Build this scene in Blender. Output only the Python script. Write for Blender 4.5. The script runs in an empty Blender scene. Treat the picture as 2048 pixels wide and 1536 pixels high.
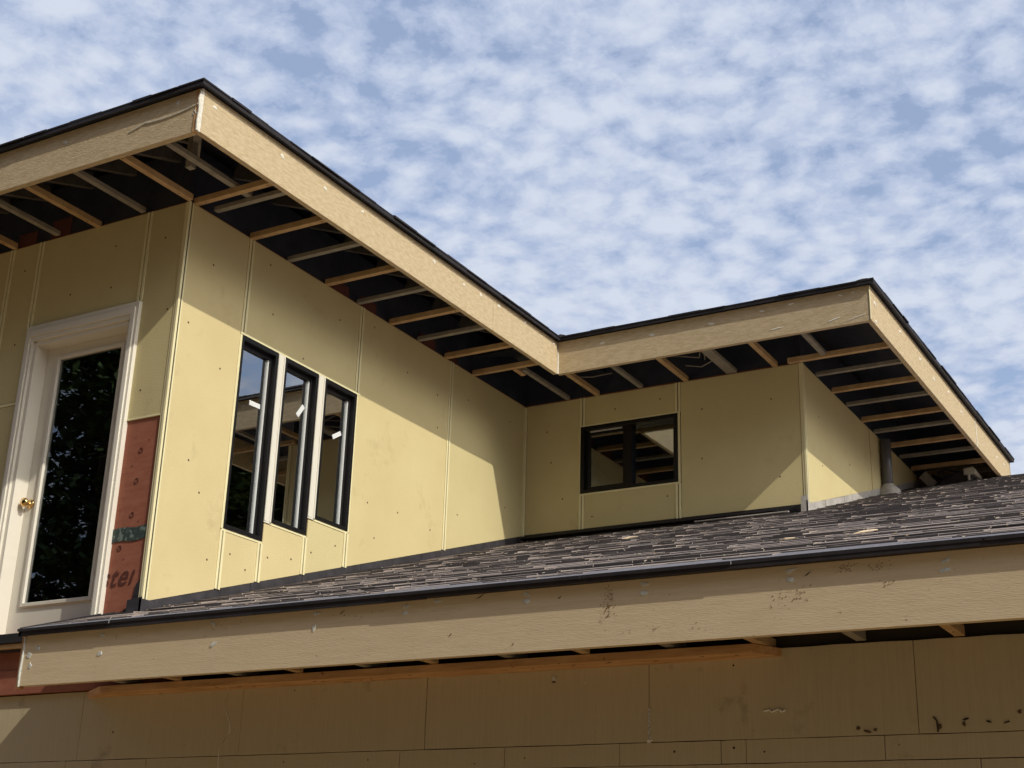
import bpy, bmesh, math, random
from mathutils import Vector, Matrix, noise
C = bpy.context
random.seed(11)
scene = C.scene
S = 0.867            # authoring unit -> metres
Z0 = 6.54            # soffit height above ground, authoring units
def W(x, y, z): return Vector((x*S, y*S, (z+Z0)*S))

# ------------------------------------------------------------------ camera
cam = bpy.data.cameras.new('camera'); co = bpy.data.objects.new('camera', cam); C.collection.objects.link(co)
M = ((0.866703, 0.49797, 0.029182), (-0.149315, 0.314809, -0.937337), (-0.475953, 0.808035, 0.3472))
R = Matrix(((M[0][0], -M[1][0], -M[2][0]), (M[0][1], -M[1][1], -M[2][1]), (M[0][2], -M[1][2], -M[2][2])))
mw = R.to_4x4(); mw.translation = W(6.628, -6.637, -4.686); co.matrix_world = mw
cam.sensor_width = 36; cam.lens = 36*2832.0/2048; cam.clip_end = 2000; cam.clip_start = .05
scene.camera = co
# ------------------------------------------------------------------ light
SUNV = Vector((1, -.335, .835)).normalized()      # towards the sun
sl = bpy.data.lights.new('sun', 'SUN'); so = bpy.data.objects.new('sun', sl); C.collection.objects.link(so)
sl.energy = 3.05; sl.angle = math.radians(.55); sl.color = (1, .93, .80)
so.rotation_euler = (-SUNV).to_track_quat('-Z', 'Y').to_euler(); so.location = (20, -8, 25)
wd = bpy.data.worlds.new('World'); scene.world = wd; wd.use_nodes = True
nt = wd.node_tree; nt.nodes.clear()
def N(t, **k):
    n = nt.nodes.new(t)
    for a, b in k.items():
        if a.startswith('i_'): n.inputs[a[2:].replace('_', ' ')].default_value = b
        else: setattr(n, a, b)
    return n
L = lambda a, b: nt.links.new(a, b)
def mth(op, a, b=None, c=None, clamp=False):
    n = nt.nodes.new('ShaderNodeMath'); n.operation = op; n.use_clamp = clamp
    for i, v in enumerate((a, b, c)):
        if v is None: continue
        if isinstance(v, (int, float)): n.inputs[i].default_value = v
        else: L(v, n.inputs[i])
    return n.outputs[0]
def ramp(src, pts, interp='LINEAR'):
    n = nt.nodes.new('ShaderNodeValToRGB'); n.color_ramp.interpolation = interp
    e = n.color_ramp.elements
    while len(e) < len(pts): e.new(.5)
    for i, (p, c) in enumerate(pts): e[i].position = p; e[i].color = (*c, 1) if len(c) == 3 else c
    L(src, n.inputs[0]); return n.outputs[0]
sky = N('ShaderNodeTexSky', sky_type='NISHITA', sun_disc=False)
sky.sun_elevation = math.asin(SUNV.z); sky.sun_rotation = math.atan2(SUNV.x, SUNV.y)
sky.air_density = 1.0; sky.dust_density = .6
tc = N('ShaderNodeTexCoord'); sep = N('ShaderNodeSeparateXYZ'); L(tc.outputs['Generated'], sep.inputs[0])
zz = mth('ADD', mth('MAXIMUM', sep.outputs[2], 0.0), .16)
cb = N('ShaderNodeCombineXYZ'); L(mth('DIVIDE', sep.outputs[0], zz), cb.inputs[0]); L(mth('DIVIDE', sep.outputs[1], zz), cb.inputs[1])
wn = N('ShaderNodeTexNoise', noise_dimensions='3D', i_Scale=5.0, i_Detail=3.0); L(cb.outputs[0], wn.inputs['Vector'])
wsub = N('ShaderNodeVectorMath', operation='SUBTRACT'); L(wn.outputs['Color'], wsub.inputs[0]); wsub.inputs[1].default_value = (.5, .5, .5)
wsc = N('ShaderNodeVectorMath', operation='SCALE'); L(wsub.outputs[0], wsc.inputs[0]); wsc.inputs['Scale'].default_value = .05
wad = N('ShaderNodeVectorMath', operation='ADD'); L(cb.outputs[0], wad.inputs[0]); L(wsc.outputs[0], wad.inputs[1])
n1 = N('ShaderNodeTexNoise', i_Scale=29.0, i_Detail=9.0, i_Roughness=.60); L(wad.outputs[0], n1.inputs['Vector'])
n2 = N('ShaderNodeTexNoise', i_Scale=2.4, i_Detail=3.0, i_Roughness=.5); L(wad.outputs[0], n2.inputs['Vector'])
vo = N('ShaderNodeTexVoronoi', feature='SMOOTH_F1', i_Scale=24.0, i_Smoothness=.8); L(wad.outputs[0], vo.inputs['Vector'])
puff = mth('SUBTRACT', 1.0, mth('MULTIPLY', vo.outputs['Distance'], 1.05))
dens = mth('ADD', mth('MULTIPLY', mth('SUBTRACT', .38, sep.outputs[2]), .65), mth('ADD', mth('ADD', mth('MULTIPLY', n1.outputs[0], 1.0), mth('MULTIPLY', mth('SUBTRACT', n2.outputs[0], .18), .85)), mth('MULTIPLY', puff, .55)))
CLOUD = ramp(mth('SUBTRACT', dens, .52), [(.20, (.52, .52, .52)), (.36, (.78, .78, .78)), (.47, (.92, .92, .92)), (.58, (1, 1, 1))], 'EASE')
ccol = ramp(mth('SUBTRACT', dens, .52), [(.28, (.52, .61, .82)), (.50, (.59, .67, .85)), (.74, (.71, .78, .91))])
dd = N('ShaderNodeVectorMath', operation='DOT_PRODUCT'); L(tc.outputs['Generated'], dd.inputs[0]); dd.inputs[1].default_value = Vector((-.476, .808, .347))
dim = N('ShaderNodeMapRange', interpolation_type='SMOOTHSTEP'); L(dd.outputs['Value'], dim.inputs[0]); dim.inputs[1].default_value = -.3; dim.inputs[2].default_value = .75; dim.inputs[3].default_value = .44; dim.inputs[4].default_value = .92  # added dimming of the clouds away from the view, cuts fill light
hs = N('ShaderNodeHueSaturation'); hs.inputs['Saturation'].default_value = 1.12; L(sky.outputs[0], hs.inputs['Color'])
bgs = N('ShaderNodeBackground', i_Strength=.15); L(hs.outputs[0], bgs.inputs[0])
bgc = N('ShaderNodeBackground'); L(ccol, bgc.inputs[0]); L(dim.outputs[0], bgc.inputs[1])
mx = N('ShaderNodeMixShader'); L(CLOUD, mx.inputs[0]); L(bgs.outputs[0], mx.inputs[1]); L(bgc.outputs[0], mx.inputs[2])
# bright veil of cloud round and below the sun
gd = N('ShaderNodeVectorMath', operation='DOT_PRODUCT'); L(tc.outputs['Generated'], gd.inputs[0]); gd.inputs[1].default_value = Vector((1, -.20, .50)).normalized()
gl = mth('POWER', mth('MAXIMUM', gd.outputs['Value'], 0.0), 55.0)
bgg = N('ShaderNodeBackground'); bgg.inputs[0].default_value = (1, .95, .86, 1); L(mth('MULTIPLY', gl, 12.0), bgg.inputs[1])
ad = N('ShaderNodeAddShader'); L(mx.outputs[0], ad.inputs[0]); L(bgg.outputs[0], ad.inputs[1])
ow = N('ShaderNodeOutputWorld'); L(ad.outputs[0], ow.inputs[0])
scene.view_settings.view_transform = 'Standard'; scene.view_settings.look = 'None'
scene.view_settings.exposure = 0.0; scene.view_settings.gamma = 1.0
scene.view_settings.use_curve_mapping = False
scene.cycles.max_bounces = 8; scene.cycles.diffuse_bounces = 5

# ------------------------------------------------------------------ materials
def mat(name, col, rough=.7, col2=None, nscale=4.0, stretch=(1, 1, 1), lo=.35, hi=.65, bump=0.0, bscale=60.0, bstretch=None,
        metal=0.0, spec=.3, stain=None, stain_scale=2.0, stain_at=(.62, .72), detail=5.0, island=None, objvar=None, speck=None, speck_scale=60., speck_at=(.70, .74)):
    global nt
    m = bpy.data.materials.new(name); m.use_nodes = True; old = nt; nt = m.node_tree; nt.nodes.clear()
    b = N('ShaderNodeBsdfPrincipled'); b.inputs['Roughness'].default_value = rough; b.inputs['Metallic'].default_value = metal
    b.inputs['Specular IOR Level'].default_value = spec
    o = N('ShaderNodeOutputMaterial'); L(b.outputs[0], o.inputs[0])
    tc = N('ShaderNodeTexCoord')
    def mapped(st, off=0):
        mp = N('ShaderNodeMapping'); mp.inputs['Scale'].default_value = st; mp.inputs['Location'].default_value = (off, off*.7, off*1.3); L(tc.outputs['Object'], mp.inputs[0]); return mp.outputs[0]
    cur = None
    def mix(fac, a, bcol):
        x = N('ShaderNodeMix', data_type='RGBA'); L(fac, x.inputs[0])
        if isinstance(a, tuple): x.inputs[6].default_value = (*a, 1)
        else: L(a, x.inputs[6])
        if isinstance(bcol, tuple): x.inputs[7].default_value = (*bcol, 1)
        else: L(bcol, x.inputs[7])
        return x.outputs[2]
    cur = col
    if col2:
        n = N('ShaderNodeTexNoise', i_Scale=nscale, i_Detail=detail, i_Roughness=.6); L(mapped(stretch), n.inputs['Vector'])
        mr = N('ShaderNodeMapRange'); mr.inputs['From Min'].default_value = lo; mr.inputs['From Max'].default_value = hi; L(n.outputs[0], mr.inputs[0])
        cur = mix(mr.outputs[0], col, col2)
    if island:
        g = N('ShaderNodeNewGeometry'); r = ramp(g.outputs['Random Per Island'], island, 'LINEAR')
        x = N('ShaderNodeMix', data_type='RGBA', blend_type='MULTIPLY'); x.inputs[0].default_value = 1
        if isinstance(cur, tuple): x.inputs[6].default_value = (*cur, 1)
        else: L(cur, x.inputs[6])
        L(r, x.inputs[7]); cur = x.outputs[2]
    if objvar:
        g = N('ShaderNodeObjectInfo'); r = ramp(g.outputs['Random'], objvar)
        x = N('ShaderNodeMix', data_type='RGBA', blend_type='MULTIPLY'); x.inputs[0].default_value = 1
        if isinstance(cur, tuple): x.inputs[6].default_value = (*cur, 1)
        else: L(cur, x.inputs[6])
        L(r, x.inputs[7]); cur = x.outputs[2]
    if stain:
        n = N('ShaderNodeTexNoise', i_Scale=stain_scale, i_Detail=6.0, i_Roughness=.7); L(mapped((1, 1, 1), 7.3), n.inputs['Vector'])
        mr = N('ShaderNodeMapRange'); mr.inputs['From Min'].default_value = stain_at[0]; mr.inputs['From Max'].default_value = stain_at[1]; mr.inputs['To Max'].default_value = .75; L(n.outputs[0], mr.inputs[0])
        cur = mix(mr.outputs[0], cur, stain)
    if speck:
        n = N('ShaderNodeTexNoise', i_Scale=speck_scale, i_Detail=3.0, i_Roughness=.6); L(mapped((1, 1, 1), 3.1), n.inputs['Vector'])
        mr = N('ShaderNodeMapRange'); mr.inputs['From Min'].default_value = speck_at[0]; mr.inputs['From Max'].default_value = speck_at[1]; mr.inputs['To Max'].default_value = .7; L(n.outputs[0], mr.inputs[0])
        cur = mix(mr.outputs[0], cur, speck)
    if isinstance(cur, tuple): b.inputs['Base Color'].default_value = (*cur, 1)
    else: L(cur, b.inputs['Base Color'])
    if bump:
        n = N('ShaderNodeTexNoise', i_Scale=bscale, i_Detail=4.0); L(mapped(bstretch or stretch), n.inputs['Vector'])
        bp = N('ShaderNodeBump'); bp.inputs['Strength'].default_value = bump; bp.inputs['Distance'].default_value = .004
        L(n.outputs[0], bp.inputs['Height']); L(bp.outputs[0], b.inputs['Normal'])
    nt = old; return m
MT = {}
MT['panel'] = mat('pale_yellow_cement_panel', (.575, .505, .275), .75, (.53, .455, .24), 1.6, lo=.3, hi=.7, bump=.4, bscale=95, stain=(.36, .27, .13), stain_scale=2.4, stain_at=(.60, .86), objvar=[(0, (.94, .95, .96)), (.5, (1, 1, 1)), (1, (1.03, 1.0, 1.0))], speck=(.28, .20, .10), speck_scale=38, speck_at=(.735, .80))
MT['trim'] = mat('cream_painted_joint_trim', (.74, .69, .42), .5, (.68, .62, .38), 6)
MT['groove'] = mat('dark_joint_groove', (.07, .06, .035), .9)
MT['sheath'] = mat('red_brown_sheathing', (.31, .118, .072), .85, (.26, .09, .054), 9, stretch=(1, 1, 3), bump=.3, bscale=90, stain=(.12, .035, .02), stain_scale=8, stain_at=(.6, .8))
MT['fasciaX'] = mat('tan_primed_fascia_board', (.55, .445, .285), .8, (.46, .36, .215), 70, stretch=(.25, 1, 1), lo=.4, hi=.62, bump=.7, bscale=190, bstretch=(.25, 1, 1), speck=(.22, .14, .06), speck_scale=60, speck_at=(.72, .77))
MT['fasciaY'] = mat('tan_primed_side_fascia_board', (.55, .445, .285), .8, (.46, .36, .215), 70, stretch=(1, .25, 1), lo=.4, hi=.62, bump=.7, bscale=190, bstretch=(1, .25, 1), speck=(.22, .14, .06), speck_scale=60, speck_at=(.72, .77))
MT['fasciaL'] = mat('weathered_tan_fascia_board', (.62, .505, .335), .8, (.55, .445, .285), 90, stretch=(.06, 1, 1), lo=.3, hi=.7, bump=.35, bscale=300, bstretch=(.10, 1, 1), speck=(.17, .10, .045), speck_scale=42, speck_at=(.70, .76), stain=(.22, .14, .06), stain_scale=3.2, stain_at=(.66, .84))
MT['spackle'] = mat('white_filler_patch', (.78, .76, .68), .8, (.62, .60, .52), 60)
MT['spackleg'] = mat('grey_white_filler_patch', (.60, .62, .58), .8, (.45, .46, .42), 60)
MT['wood'] = mat('new_pine_lumber', (.52, .36, .19), .75, (.42, .27, .13), 12, stretch=(1, 1, 1), bump=.3)
MT['greywood'] = mat('weathered_grey_lumber', (.30, .275, .22), .85, (.22, .20, .165), 12, bump=.3)
MT['cedar'] = mat('orange_cedar_board', (.62, .38, .18), .7, (.42, .23, .09), 20, stretch=(.15, 1, 1), bump=.3, speck=(.10, .03, .01), speck_scale=30, speck_at=(.68, .72))
MT['membrane'] = mat('black_roof_membrane_and_shade', (.026, .031, .046), .38, (.042, .048, .066), 5, spec=.3, bump=.6, bscale=12)
MT['edge'] = mat('black_shingle_edge', (.028, .024, .026), .6, (.016, .014, .016), 10, spec=.3)
MT['shingle'] = mat('grey_brown_asphalt_shingle', (.41, .355, .32), .95, (.30, .26, .24), 50, lo=.3, hi=.7, bump=.7, bscale=260, spec=.15,
    island=[(0, (.72, .69, .70)), (.3, (.88, .84, .82)), (.55, (1.0, .95, .92)), (.8, (.75, .76, .80)), (1, (1.15, 1.08, 1.0))])
MT['shedge'] = mat('dark_shingle_butt', (.075, .066, .066), .9, (.05, .045, .048), 20)
MT['dimwood'] = mat('shaded_rafter_wood', (.13, .12, .105), .9, (.09, .08, .07), 10)  # grey lumber, its colour darkened for the shade deep under the eaves
MT['dirt'] = mat('brown_dirt_speck', (.17, .11, .055), .9)
MT['shaded_red'] = mat('shaded_red_sheathing', (.11, .038, .03), .9)  # red sheathing with the soffit's shade put into its colour
MT['starter'] = mat('blue_grey_starter_shingle', (.24, .235, .26), .9, (.17, .165, .18), 40, bump=.5, bscale=260, spec=.15)
MT['flash'] = mat('dark_metal_flashing', (.065, .062, .070), .5, (.04, .038, .043), 10, metal=.3, spec=.4)
MT['flashl'] = mat('light_galvanised_flashing', (.50, .48, .45), .5, (.36, .34, .32), 14, metal=.1)
MT['white'] = mat('white_door_paint', (.70, .67, .59), .45, (.66, .63, .55), 3, spec=.4, stain=(.45, .42, .35), stain_scale=2, stain_at=(.6, .9))
MT['cream'] = mat('cream_vinyl', (.66, .64, .56), .5)
MT['black'] = mat('black_window_frame', (.007, .0065, .0065), .4, spec=.3)
MT['bead'] = mat('grey_glazing_bead', (.55, .57, .56), .4)
MT['sticker'] = mat('white_paper_sticker', (.66, .68, .68), .6)
MT['brass'] = mat('polished_brass', (.75, .50, .20), .18, metal=1.0)
MT['steel'] = mat('satin_steel', (.6, .6, .6), .25, metal=1.0)
MT['insul'] = mat('grey_olive_insulation_board', (.50, .43, .28), .9, (.46, .395, .25), 90, stretch=(1, 1, .04), lo=.3, hi=.7, bump=.4, bscale=120, bstretch=(1, 1, .05), stain=(.18, .14, .09), stain_scale=3.5, stain_at=(.62, .82), speck=(.12, .09, .055), speck_scale=16, speck_at=(.72, .76))
MT['insuld'] = mat('dark_board_joint', (.04, .033, .022), .9)
MT['tape'] = mat('green_black_flashing_tape', (.035, .055, .05), .5, (.16, .20, .18), 28, lo=.52, hi=.60)
MT['ink'] = mat('dark_printed_ink', (.09, .028, .02), .8)
MT['screw'] = mat('rusty_screw_head', (.10, .065, .03), .8)
MT['pvc'] = mat('dark_grey_vent_pipe', (.10, .10, .11), .25, spec=.8)
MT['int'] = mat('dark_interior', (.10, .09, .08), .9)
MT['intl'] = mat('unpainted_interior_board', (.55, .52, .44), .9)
MT['ground'] = mat('brown_building_site_dirt', (.36, .25, .14), .95, (.29, .20, .11), .6, bump=.5, bscale=8)
MT['leaf'] = mat('dark_green_foliage', (.045, .075, .025), .7, (.07, .11, .035), 3)
MT['bark'] = mat('brown_bark', (.09, .06, .04), .9, (.05, .035, .025), 8, stretch=(1, 1, .2), bump=.5)
MT['string'] = mat('pale_string', (.62, .55, .42), .8)
MT['chip'] = mat('pale_wood_chip', (.80, .76, .68), .8, island=[(0, (.5, .35, .2)), (.5, (.9, .75, .55)), (1, (1, .98, .95))])
MT['cable'] = mat('pale_cable', (.22, .19, .16), .6)
def glassmat(name='clear_window_glass', k=5.5):
    m = bpy.data.materials.new(name); m.use_nodes = True; t = m.node_tree; t.nodes.clear()
    g = t.nodes.new('ShaderNodeBsdfGlossy'); g.inputs['Roughness'].default_value = 0.0; g.inputs['Color'].default_value = (.95, .98, 1, 1)
    tr = t.nodes.new('ShaderNodeBsdfTransparent'); tr.inputs[0].default_value = (.72, .76, .74, 1)
    f = t.nodes.new('ShaderNodeFresnel'); f.inputs[0].default_value = 1.65
    ml = t.nodes.new('ShaderNodeMath'); ml.operation = 'MULTIPLY_ADD'; ml.inputs[1].default_value = k; ml.inputs[2].default_value = .02; ml.use_clamp = True
    x = t.nodes.new('ShaderNodeMixShader'); o = t.nodes.new('ShaderNodeOutputMaterial')
    t.links.new(f.outputs[0], ml.inputs[0]); t.links.new(ml.outputs[0], x.inputs[0]); t.links.new(tr.outputs[0], x.inputs[1]); t.links.new(g.outputs[0], x.inputs[2]); t.links.new(x.outputs[0], o.inputs[0])
    return m
MT['glass'] = glassmat(); MT['glassd'] = glassmat('plain_door_glass', 2.6)

# ------------------------------------------------------------------ mesh builder
class MB:
    def __init__(s): s.v = []; s.f = []; s.m = []; s.mats = []
    def mi(s, m):
        if m not in s.mats: s.mats.append(m)
        return s.mats.index(m)
    def add(s, vs, fs, m):
        b = len(s.v); s.v += [tuple(v) for v in vs]; k = s.mi(m)
        for f in fs: s.f.append(tuple(b+i for i in f)); s.m.append(k)
    def box(s, x0, x1, y0, y1, z0, z1, m):
        vs = [(x, y, z) for x in (x0, x1) for y in (y0, y1) for z in (z0, z1)]
        s.add(vs, [(0, 1, 3, 2), (4, 6, 7, 5), (0, 4, 5, 1), (2, 3, 7, 6), (0, 2, 6, 4), (1, 5, 7, 3)], m)
    def prism(s, poly, ax, a0, a1, m, msides=None):
        """poly: 2-D points in the plane perpendicular to axis ax (0: (y,z), 1: (x,z), 2: (x,y))"""
        def p(q, a):
            return (a, q[0], q[1]) if ax == 0 else (q[0], a, q[1]) if ax == 1 else (q[0], q[1], a)
        n = len(poly); vs = [p(q, a0) for q in poly]+[p(q, a1) for q in poly]
        s.add(vs, [tuple(range(n))[::-1], tuple(range(n, 2*n))]+[(i, (i+1) % n, n+(i+1) % n, n+i) for i in range(n)], m)
    def beam(s, a, b, w, h, m, up=(0, 0, 1)):
        a = Vector(a); b = Vector(b); d = (b-a).normalized(); sd = d.cross(Vector(up)).normalized(); u = sd.cross(d)
        vs = [q+sd*i*w/2+u*j*h/2 for q in (a, b) for i in (-1, 1) for j in (-1, 1)]
        s.add(vs, [(0, 1, 3, 2), (4, 6, 7, 5), (0, 4, 5, 1), (2, 3, 7, 6), (0, 2, 6, 4), (1, 5, 7, 3)], m)
    def tube(s, pts, r, m, n=8):
        pts = [Vector(p) for p in pts]; rs = r if isinstance(r, list) else [r]*len(pts); vs = []
        for i, p in enumerate(pts):
            d = (pts[min(i+1, len(pts)-1)]-pts[max(i-1, 0)]).normalized()
            a = d.cross(Vector((0, 0, 1)) if abs(d.z) < .95 else Vector((1, 0, 0))).normalized(); b = d.cross(a)
            vs += [p+(a*math.cos(t*2*math.pi/n)+b*math.sin(t*2*math.pi/n))*rs[i] for t in range(n)]
        fs = [(i*n+j, i*n+(j+1) % n, (i+1)*n+(j+1) % n, (i+1)*n+j) for i in range(len(pts)-1) for j in range(n)]
        fs += [tuple(range(n))[::-1], tuple((len(pts)-1)*n+j for j in range(n))]
        s.add(vs, fs, m)
    def lathe(s, c, ax, prof, m, n=20):
        """prof: (distance along axis, radius)"""
        c = Vector(c); e = [Vector((1, 0, 0)), Vector((0, 1, 0)), Vector((0, 0, 1))]; A = e[ax]; U = e[(ax+1) % 3]; V = e[(ax+2) % 3]
        vs = [c+A*d+(U*math.cos(t*2*math.pi/n)+V*math.sin(t*2*math.pi/n))*r for d, r in prof for t in range(n)]
        fs = [(i*n+j, i*n+(j+1) % n, (i+1)*n+(j+1) % n, (i+1)*n+j) for i in range(len(prof)-1) for j in range(n)]
        fs += [tuple(range(n))[::-1], tuple((len(prof)-1)*n+j for j in range(n))]
        s.add(vs, fs, m)
    def blob(s, c, ax, out, rx, rz, m, h=.003, tail=0, seed=0):
        """small smear of filler: an uneven domed disc on the plane perpendicular to ax"""
        rnd = random.Random(seed); n = 11; vs = []; jit = [rnd.uniform(.6, 1.25) for _ in range(n)]
        rot = rnd.uniform(-.5, .5)
        def P(u, w, d):
            u, w = u*math.cos(rot)-w*math.sin(rot), u*math.sin(rot)+w*math.cos(rot)
            return (c[0]+d*out, c[1]+u, c[2]+w) if ax == 0 else (c[0]+u, c[1]+d*out, c[2]+w)
        for k, (q, d) in enumerate(((1, -.002), (.85, h), (.4, h*1.3))):
            for i in range(n):
                t = i*2*math.pi/n; tl = 1+tail*max(0, math.cos(t))**3
                vs.append(P(rx*q*jit[i]*math.cos(t)*tl, rz*q*jit[i]*math.sin(t), d))
        fs = [(k*n+i, k*n+(i+1) % n, (k+1)*n+(i+1) % n, (k+1)*n+i) for k in range(2) for i in range(n)]+[tuple(2*n+i for i in range(n))]
        s.add(vs, fs, m)
    def dot(s, c, ax, out, r, m, n=7):
        vs = []
        for rr, d in ((r, .0005), (r*.6, .003)):
            for i in range(n):
                u = rr*math.cos(i*2*math.pi/n); w = rr*math.sin(i*2*math.pi/n)
                vs.append((c[0]+d*out, c[1]+u, c[2]+w) if ax == 0 else (c[0]+u, c[1]+d*out, c[2]+w))
        s.add(vs, [(i, (i+1) % n, n+(i+1) % n, n+i) for i in range(n)]+[tuple(range(n, 2*n))], m)
    def build(s, name, parent=None, bevel=0.0, smooth=False, metres=False):
        me = bpy.data.meshes.new(name)
        me.from_pydata([v if metres else W(*v) for v in s.v], [], s.f)
        for m in s.mats: me.materials.append(MT[m])
        me.polygons.foreach_set('material_index', s.m)
        bm = bmesh.new(); bm.from_mesh(me); bmesh.ops.recalc_face_normals(bm, faces=bm.faces); bm.to_mesh(me); bm.free()
        if smooth: me.polygons.foreach_set('use_smooth', [True]*len(me.polygons))
        o = bpy.data.objects.new(name, me); C.collection.objects.link(o)
        if parent: o.parent = parent; o.matrix_parent_inverse = Matrix.Translation(-world_loc(parent))
        if bevel:
            b = o.modifiers.new('bevel', 'BEVEL'); b.width = bevel; b.segments = 2; b.limit_method = 'ANGLE'
        return o
def world_loc(o):
    v = Vector(o.location); 
    while o.parent:
        v = v + o.matrix_parent_inverse.translation + o.parent.location if False else v
        o = o.parent
    return v if o.type == 'EMPTY' else Vector((0, 0, 0))
def tag(o, label=None, cat=None, group=None, kind=None):
    if label: o['label'] = label
    if cat: o['category'] = cat
    if group: o['group'] = group
    if kind: o['kind'] = kind
    return o
def empty(name, loc):
    o = bpy.data.objects.new(name, None); o.location = loc; C.collection.objects.link(o); return o

# ------------------------------------------------------------------ dimensions
OX, OF = .824, .836          # side and front overhang
X3, O3 = 2.854, .888         # bump-out width and its overhang
YB, YR = 4.9, 4.03           # bump-out wall and its eave
FB, FT = -.084, .230         # upper fascia bottom / top
ZB, SL = -2.899, .3224       # foot of the upper cladding on the lower roof
RZ = -2.962                  # lower roof surface at y = 0
YE = -.600                   # lower fascia face
LB, LT = -3.507, -3.200      # lower fascia bottom / top
XL = -.343; XR = 8.4; RY = 9.12
YW = .10                     # lower wall face
base = lambda y: ZB+SL*y
roofz = lambda y: RZ+SL*y

# ------------------------------------------------------------------ ground
g = MB()
def gh(x, y): return .10*noise.noise(Vector((x*.25, y*.25, 0)))-.02
xs = [-300, -120, -60]+[-40+i*2.5 for i in range(33)]+[60, 120, 300]
vs = [(x, y, gh(x, y)) for x in xs for y in xs]; k = len(xs)
g.add(vs, [(i*k+j, (i+1)*k+j, (i+1)*k+j+1, i*k+j+1) for i in range(k-1) for j in range(k-1)], 'ground')
tag(g.build('ground', metres=True, smooth=True), kind='structure')

# ------------------------------------------------------------------ house
house = empty('house', (0, 0, 0))
tag(house, 'unfinished two-storey house with pale yellow cladding panels, tan fascias and open dark soffits', 'house')

def holed(ax, a0, a1, u0, u1, z0, z1, holes, m, mb=None):
    mb = mb or MB(); us = sorted({u0, u1, *[h[0] for h in holes], *[h[1] for h in holes]})
    def bx(p, q, r, t):
        if ax == 0: mb.box(a0, a1, p, q, r, t, m)
        else: mb.box(p, q, a0, a1, r, t, m)
    for p, q in zip(us, us[1:]):
        hs = sorted([(h[2], h[3]) for h in holes if h[0] <= p and h[1] >= q]); z = z0
        for a, b in hs:
            if a > z: bx(p, q, z, a)
            z = b
        if z < z1: bx(p, q, z, z1)
    return mb

WIN = [(.687, 1.103, -2.247, -.785), (1.193, 1.602, -2.087, -.785), (1.697, 2.115, -1.934, -.785)]
BW = (.622, 1.632, -.972, -.305)
DR = (-1.400, -.440, -3.03, -.86)      # rough opening
wallA = holed(0, -.17, -.016, .172, YB+.015, -3.3, .012, WIN, 'sheath').build('wall', house)
wallD = holed(1, .016, .17, -7.5, -.016, -3.10, .012, [DR], 'sheath').build('wall', house)
wallB = holed(1, YB+.016, YB+.17, -.016, X3-.016, -1.75, .012, [BW], 'sheath').build('wall', house)
wb = MB(); wb.box(X3-.17, X3-.016, YB+.17, 9.3, -1.9, .012, 'sheath'); wall3 = wb.build('wall', house)
tag(wallA, 'long upper side wall with three tall narrow windows'); tag(wallD, 'upper front wall around the white door'); tag(wallB, 'upper recessed wall with the sliding window'); tag(wall3, 'short side wall behind the vent pipe')

mb = MB(); mb.box(-7.5, -.020, .020, .10, .0125, .45, 'membrane'); mb.box(-.10, -.020, .101, YB+.02, .0125, .45, 'membrane'); mb.box(-.099, X3-.02, YB+.021, YB+.10, .0125, .45, 'membrane'); mb.box(X3-.10, X3-.02, YB+.101, 9.3, .0125, .45, 'membrane')  # black membrane sheets, also standing in for the deep shade behind the lookouts
for x_, z_ in ((-1.42, .16), (-1.78, .12)): mb.box(x_, x_+.20, .012, .0195, .0125, z_, 'shaded_red')
for y_, w_ in ((1.68, .25), (2.10, .22), (3.0, .25), (3.46, .16)): mb.box(-.0195, -.012, y_, y_+w_, .0125, .10, 'shaded_red')
mb.build('soffit_shade_backing', house)
TH = .014
def panel(parent, ax, pos, out, poly, screws, stain=None):
    mb = MB(); mb.prism(poly, ax, pos, pos-out*TH, 'panel')
    for u, z in screws:
        c = (pos, u, z) if ax == 0 else (u, pos, z)
        mb.dot(c, ax, out, .0085, 'screw')
    return mb.build('cladding_panel', parent)
def joint(parent, ax, pos, out, u, z0, z1, w=.052, name='joint_trim', zz=None):
    """vertical reveal joint: two cream ribs either side of a dark groove"""
    mb = MB(); hw = w/2
    def bx(p, q, d0, d1, m):
        a, b = pos+out*d0, pos+out*d1
        zz0 = lambda t: z0
        if ax == 0: mb.box(min(a, b), max(a, b), p, q, z0, z1, m)
        else: mb.box(p, q, min(a, b), max(a, b), z0, z1, m)
    bx(u-hw+.006, u+hw-.006, -.014, -.009, 'groove')
    bx(u-hw-.001, u-hw+.0195, -.0145, .006, 'trim'); bx(u+hw-.0195, u+hw+.001, -.0145, .006, 'trim')
    return mb.build(name, parent)
def hstrip(parent, ax, pos, out, u0, u1, z, h=.016, name='edge_trim'):
    mb = MB(); a, b = pos-out*.014, pos+out*.004
    if ax == 0: mb.box(min(a, b), max(a, b), u0, u1, z-h/2, z+h/2, 'trim')
    else: mb.box(u0, u1, min(a, b), max(a, b), z-h/2, z+h/2, 'trim')
    return mb.build(name, parent)
def vstrip(parent, ax, pos, out, u, z0, z1, w=.014):
    mb = MB(); a, b = pos-out*.014, pos+out*.004
    if ax == 0: mb.box(min(a, b), max(a, b), u-w/2, u+w/2, z0, z1, 'trim')
    else: mb.box(u-w/2, u+w/2, min(a, b), max(a, b), z0, z1, 'trim')
    return mb.build('edge_trim', parent)
TOP = -.006
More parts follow.
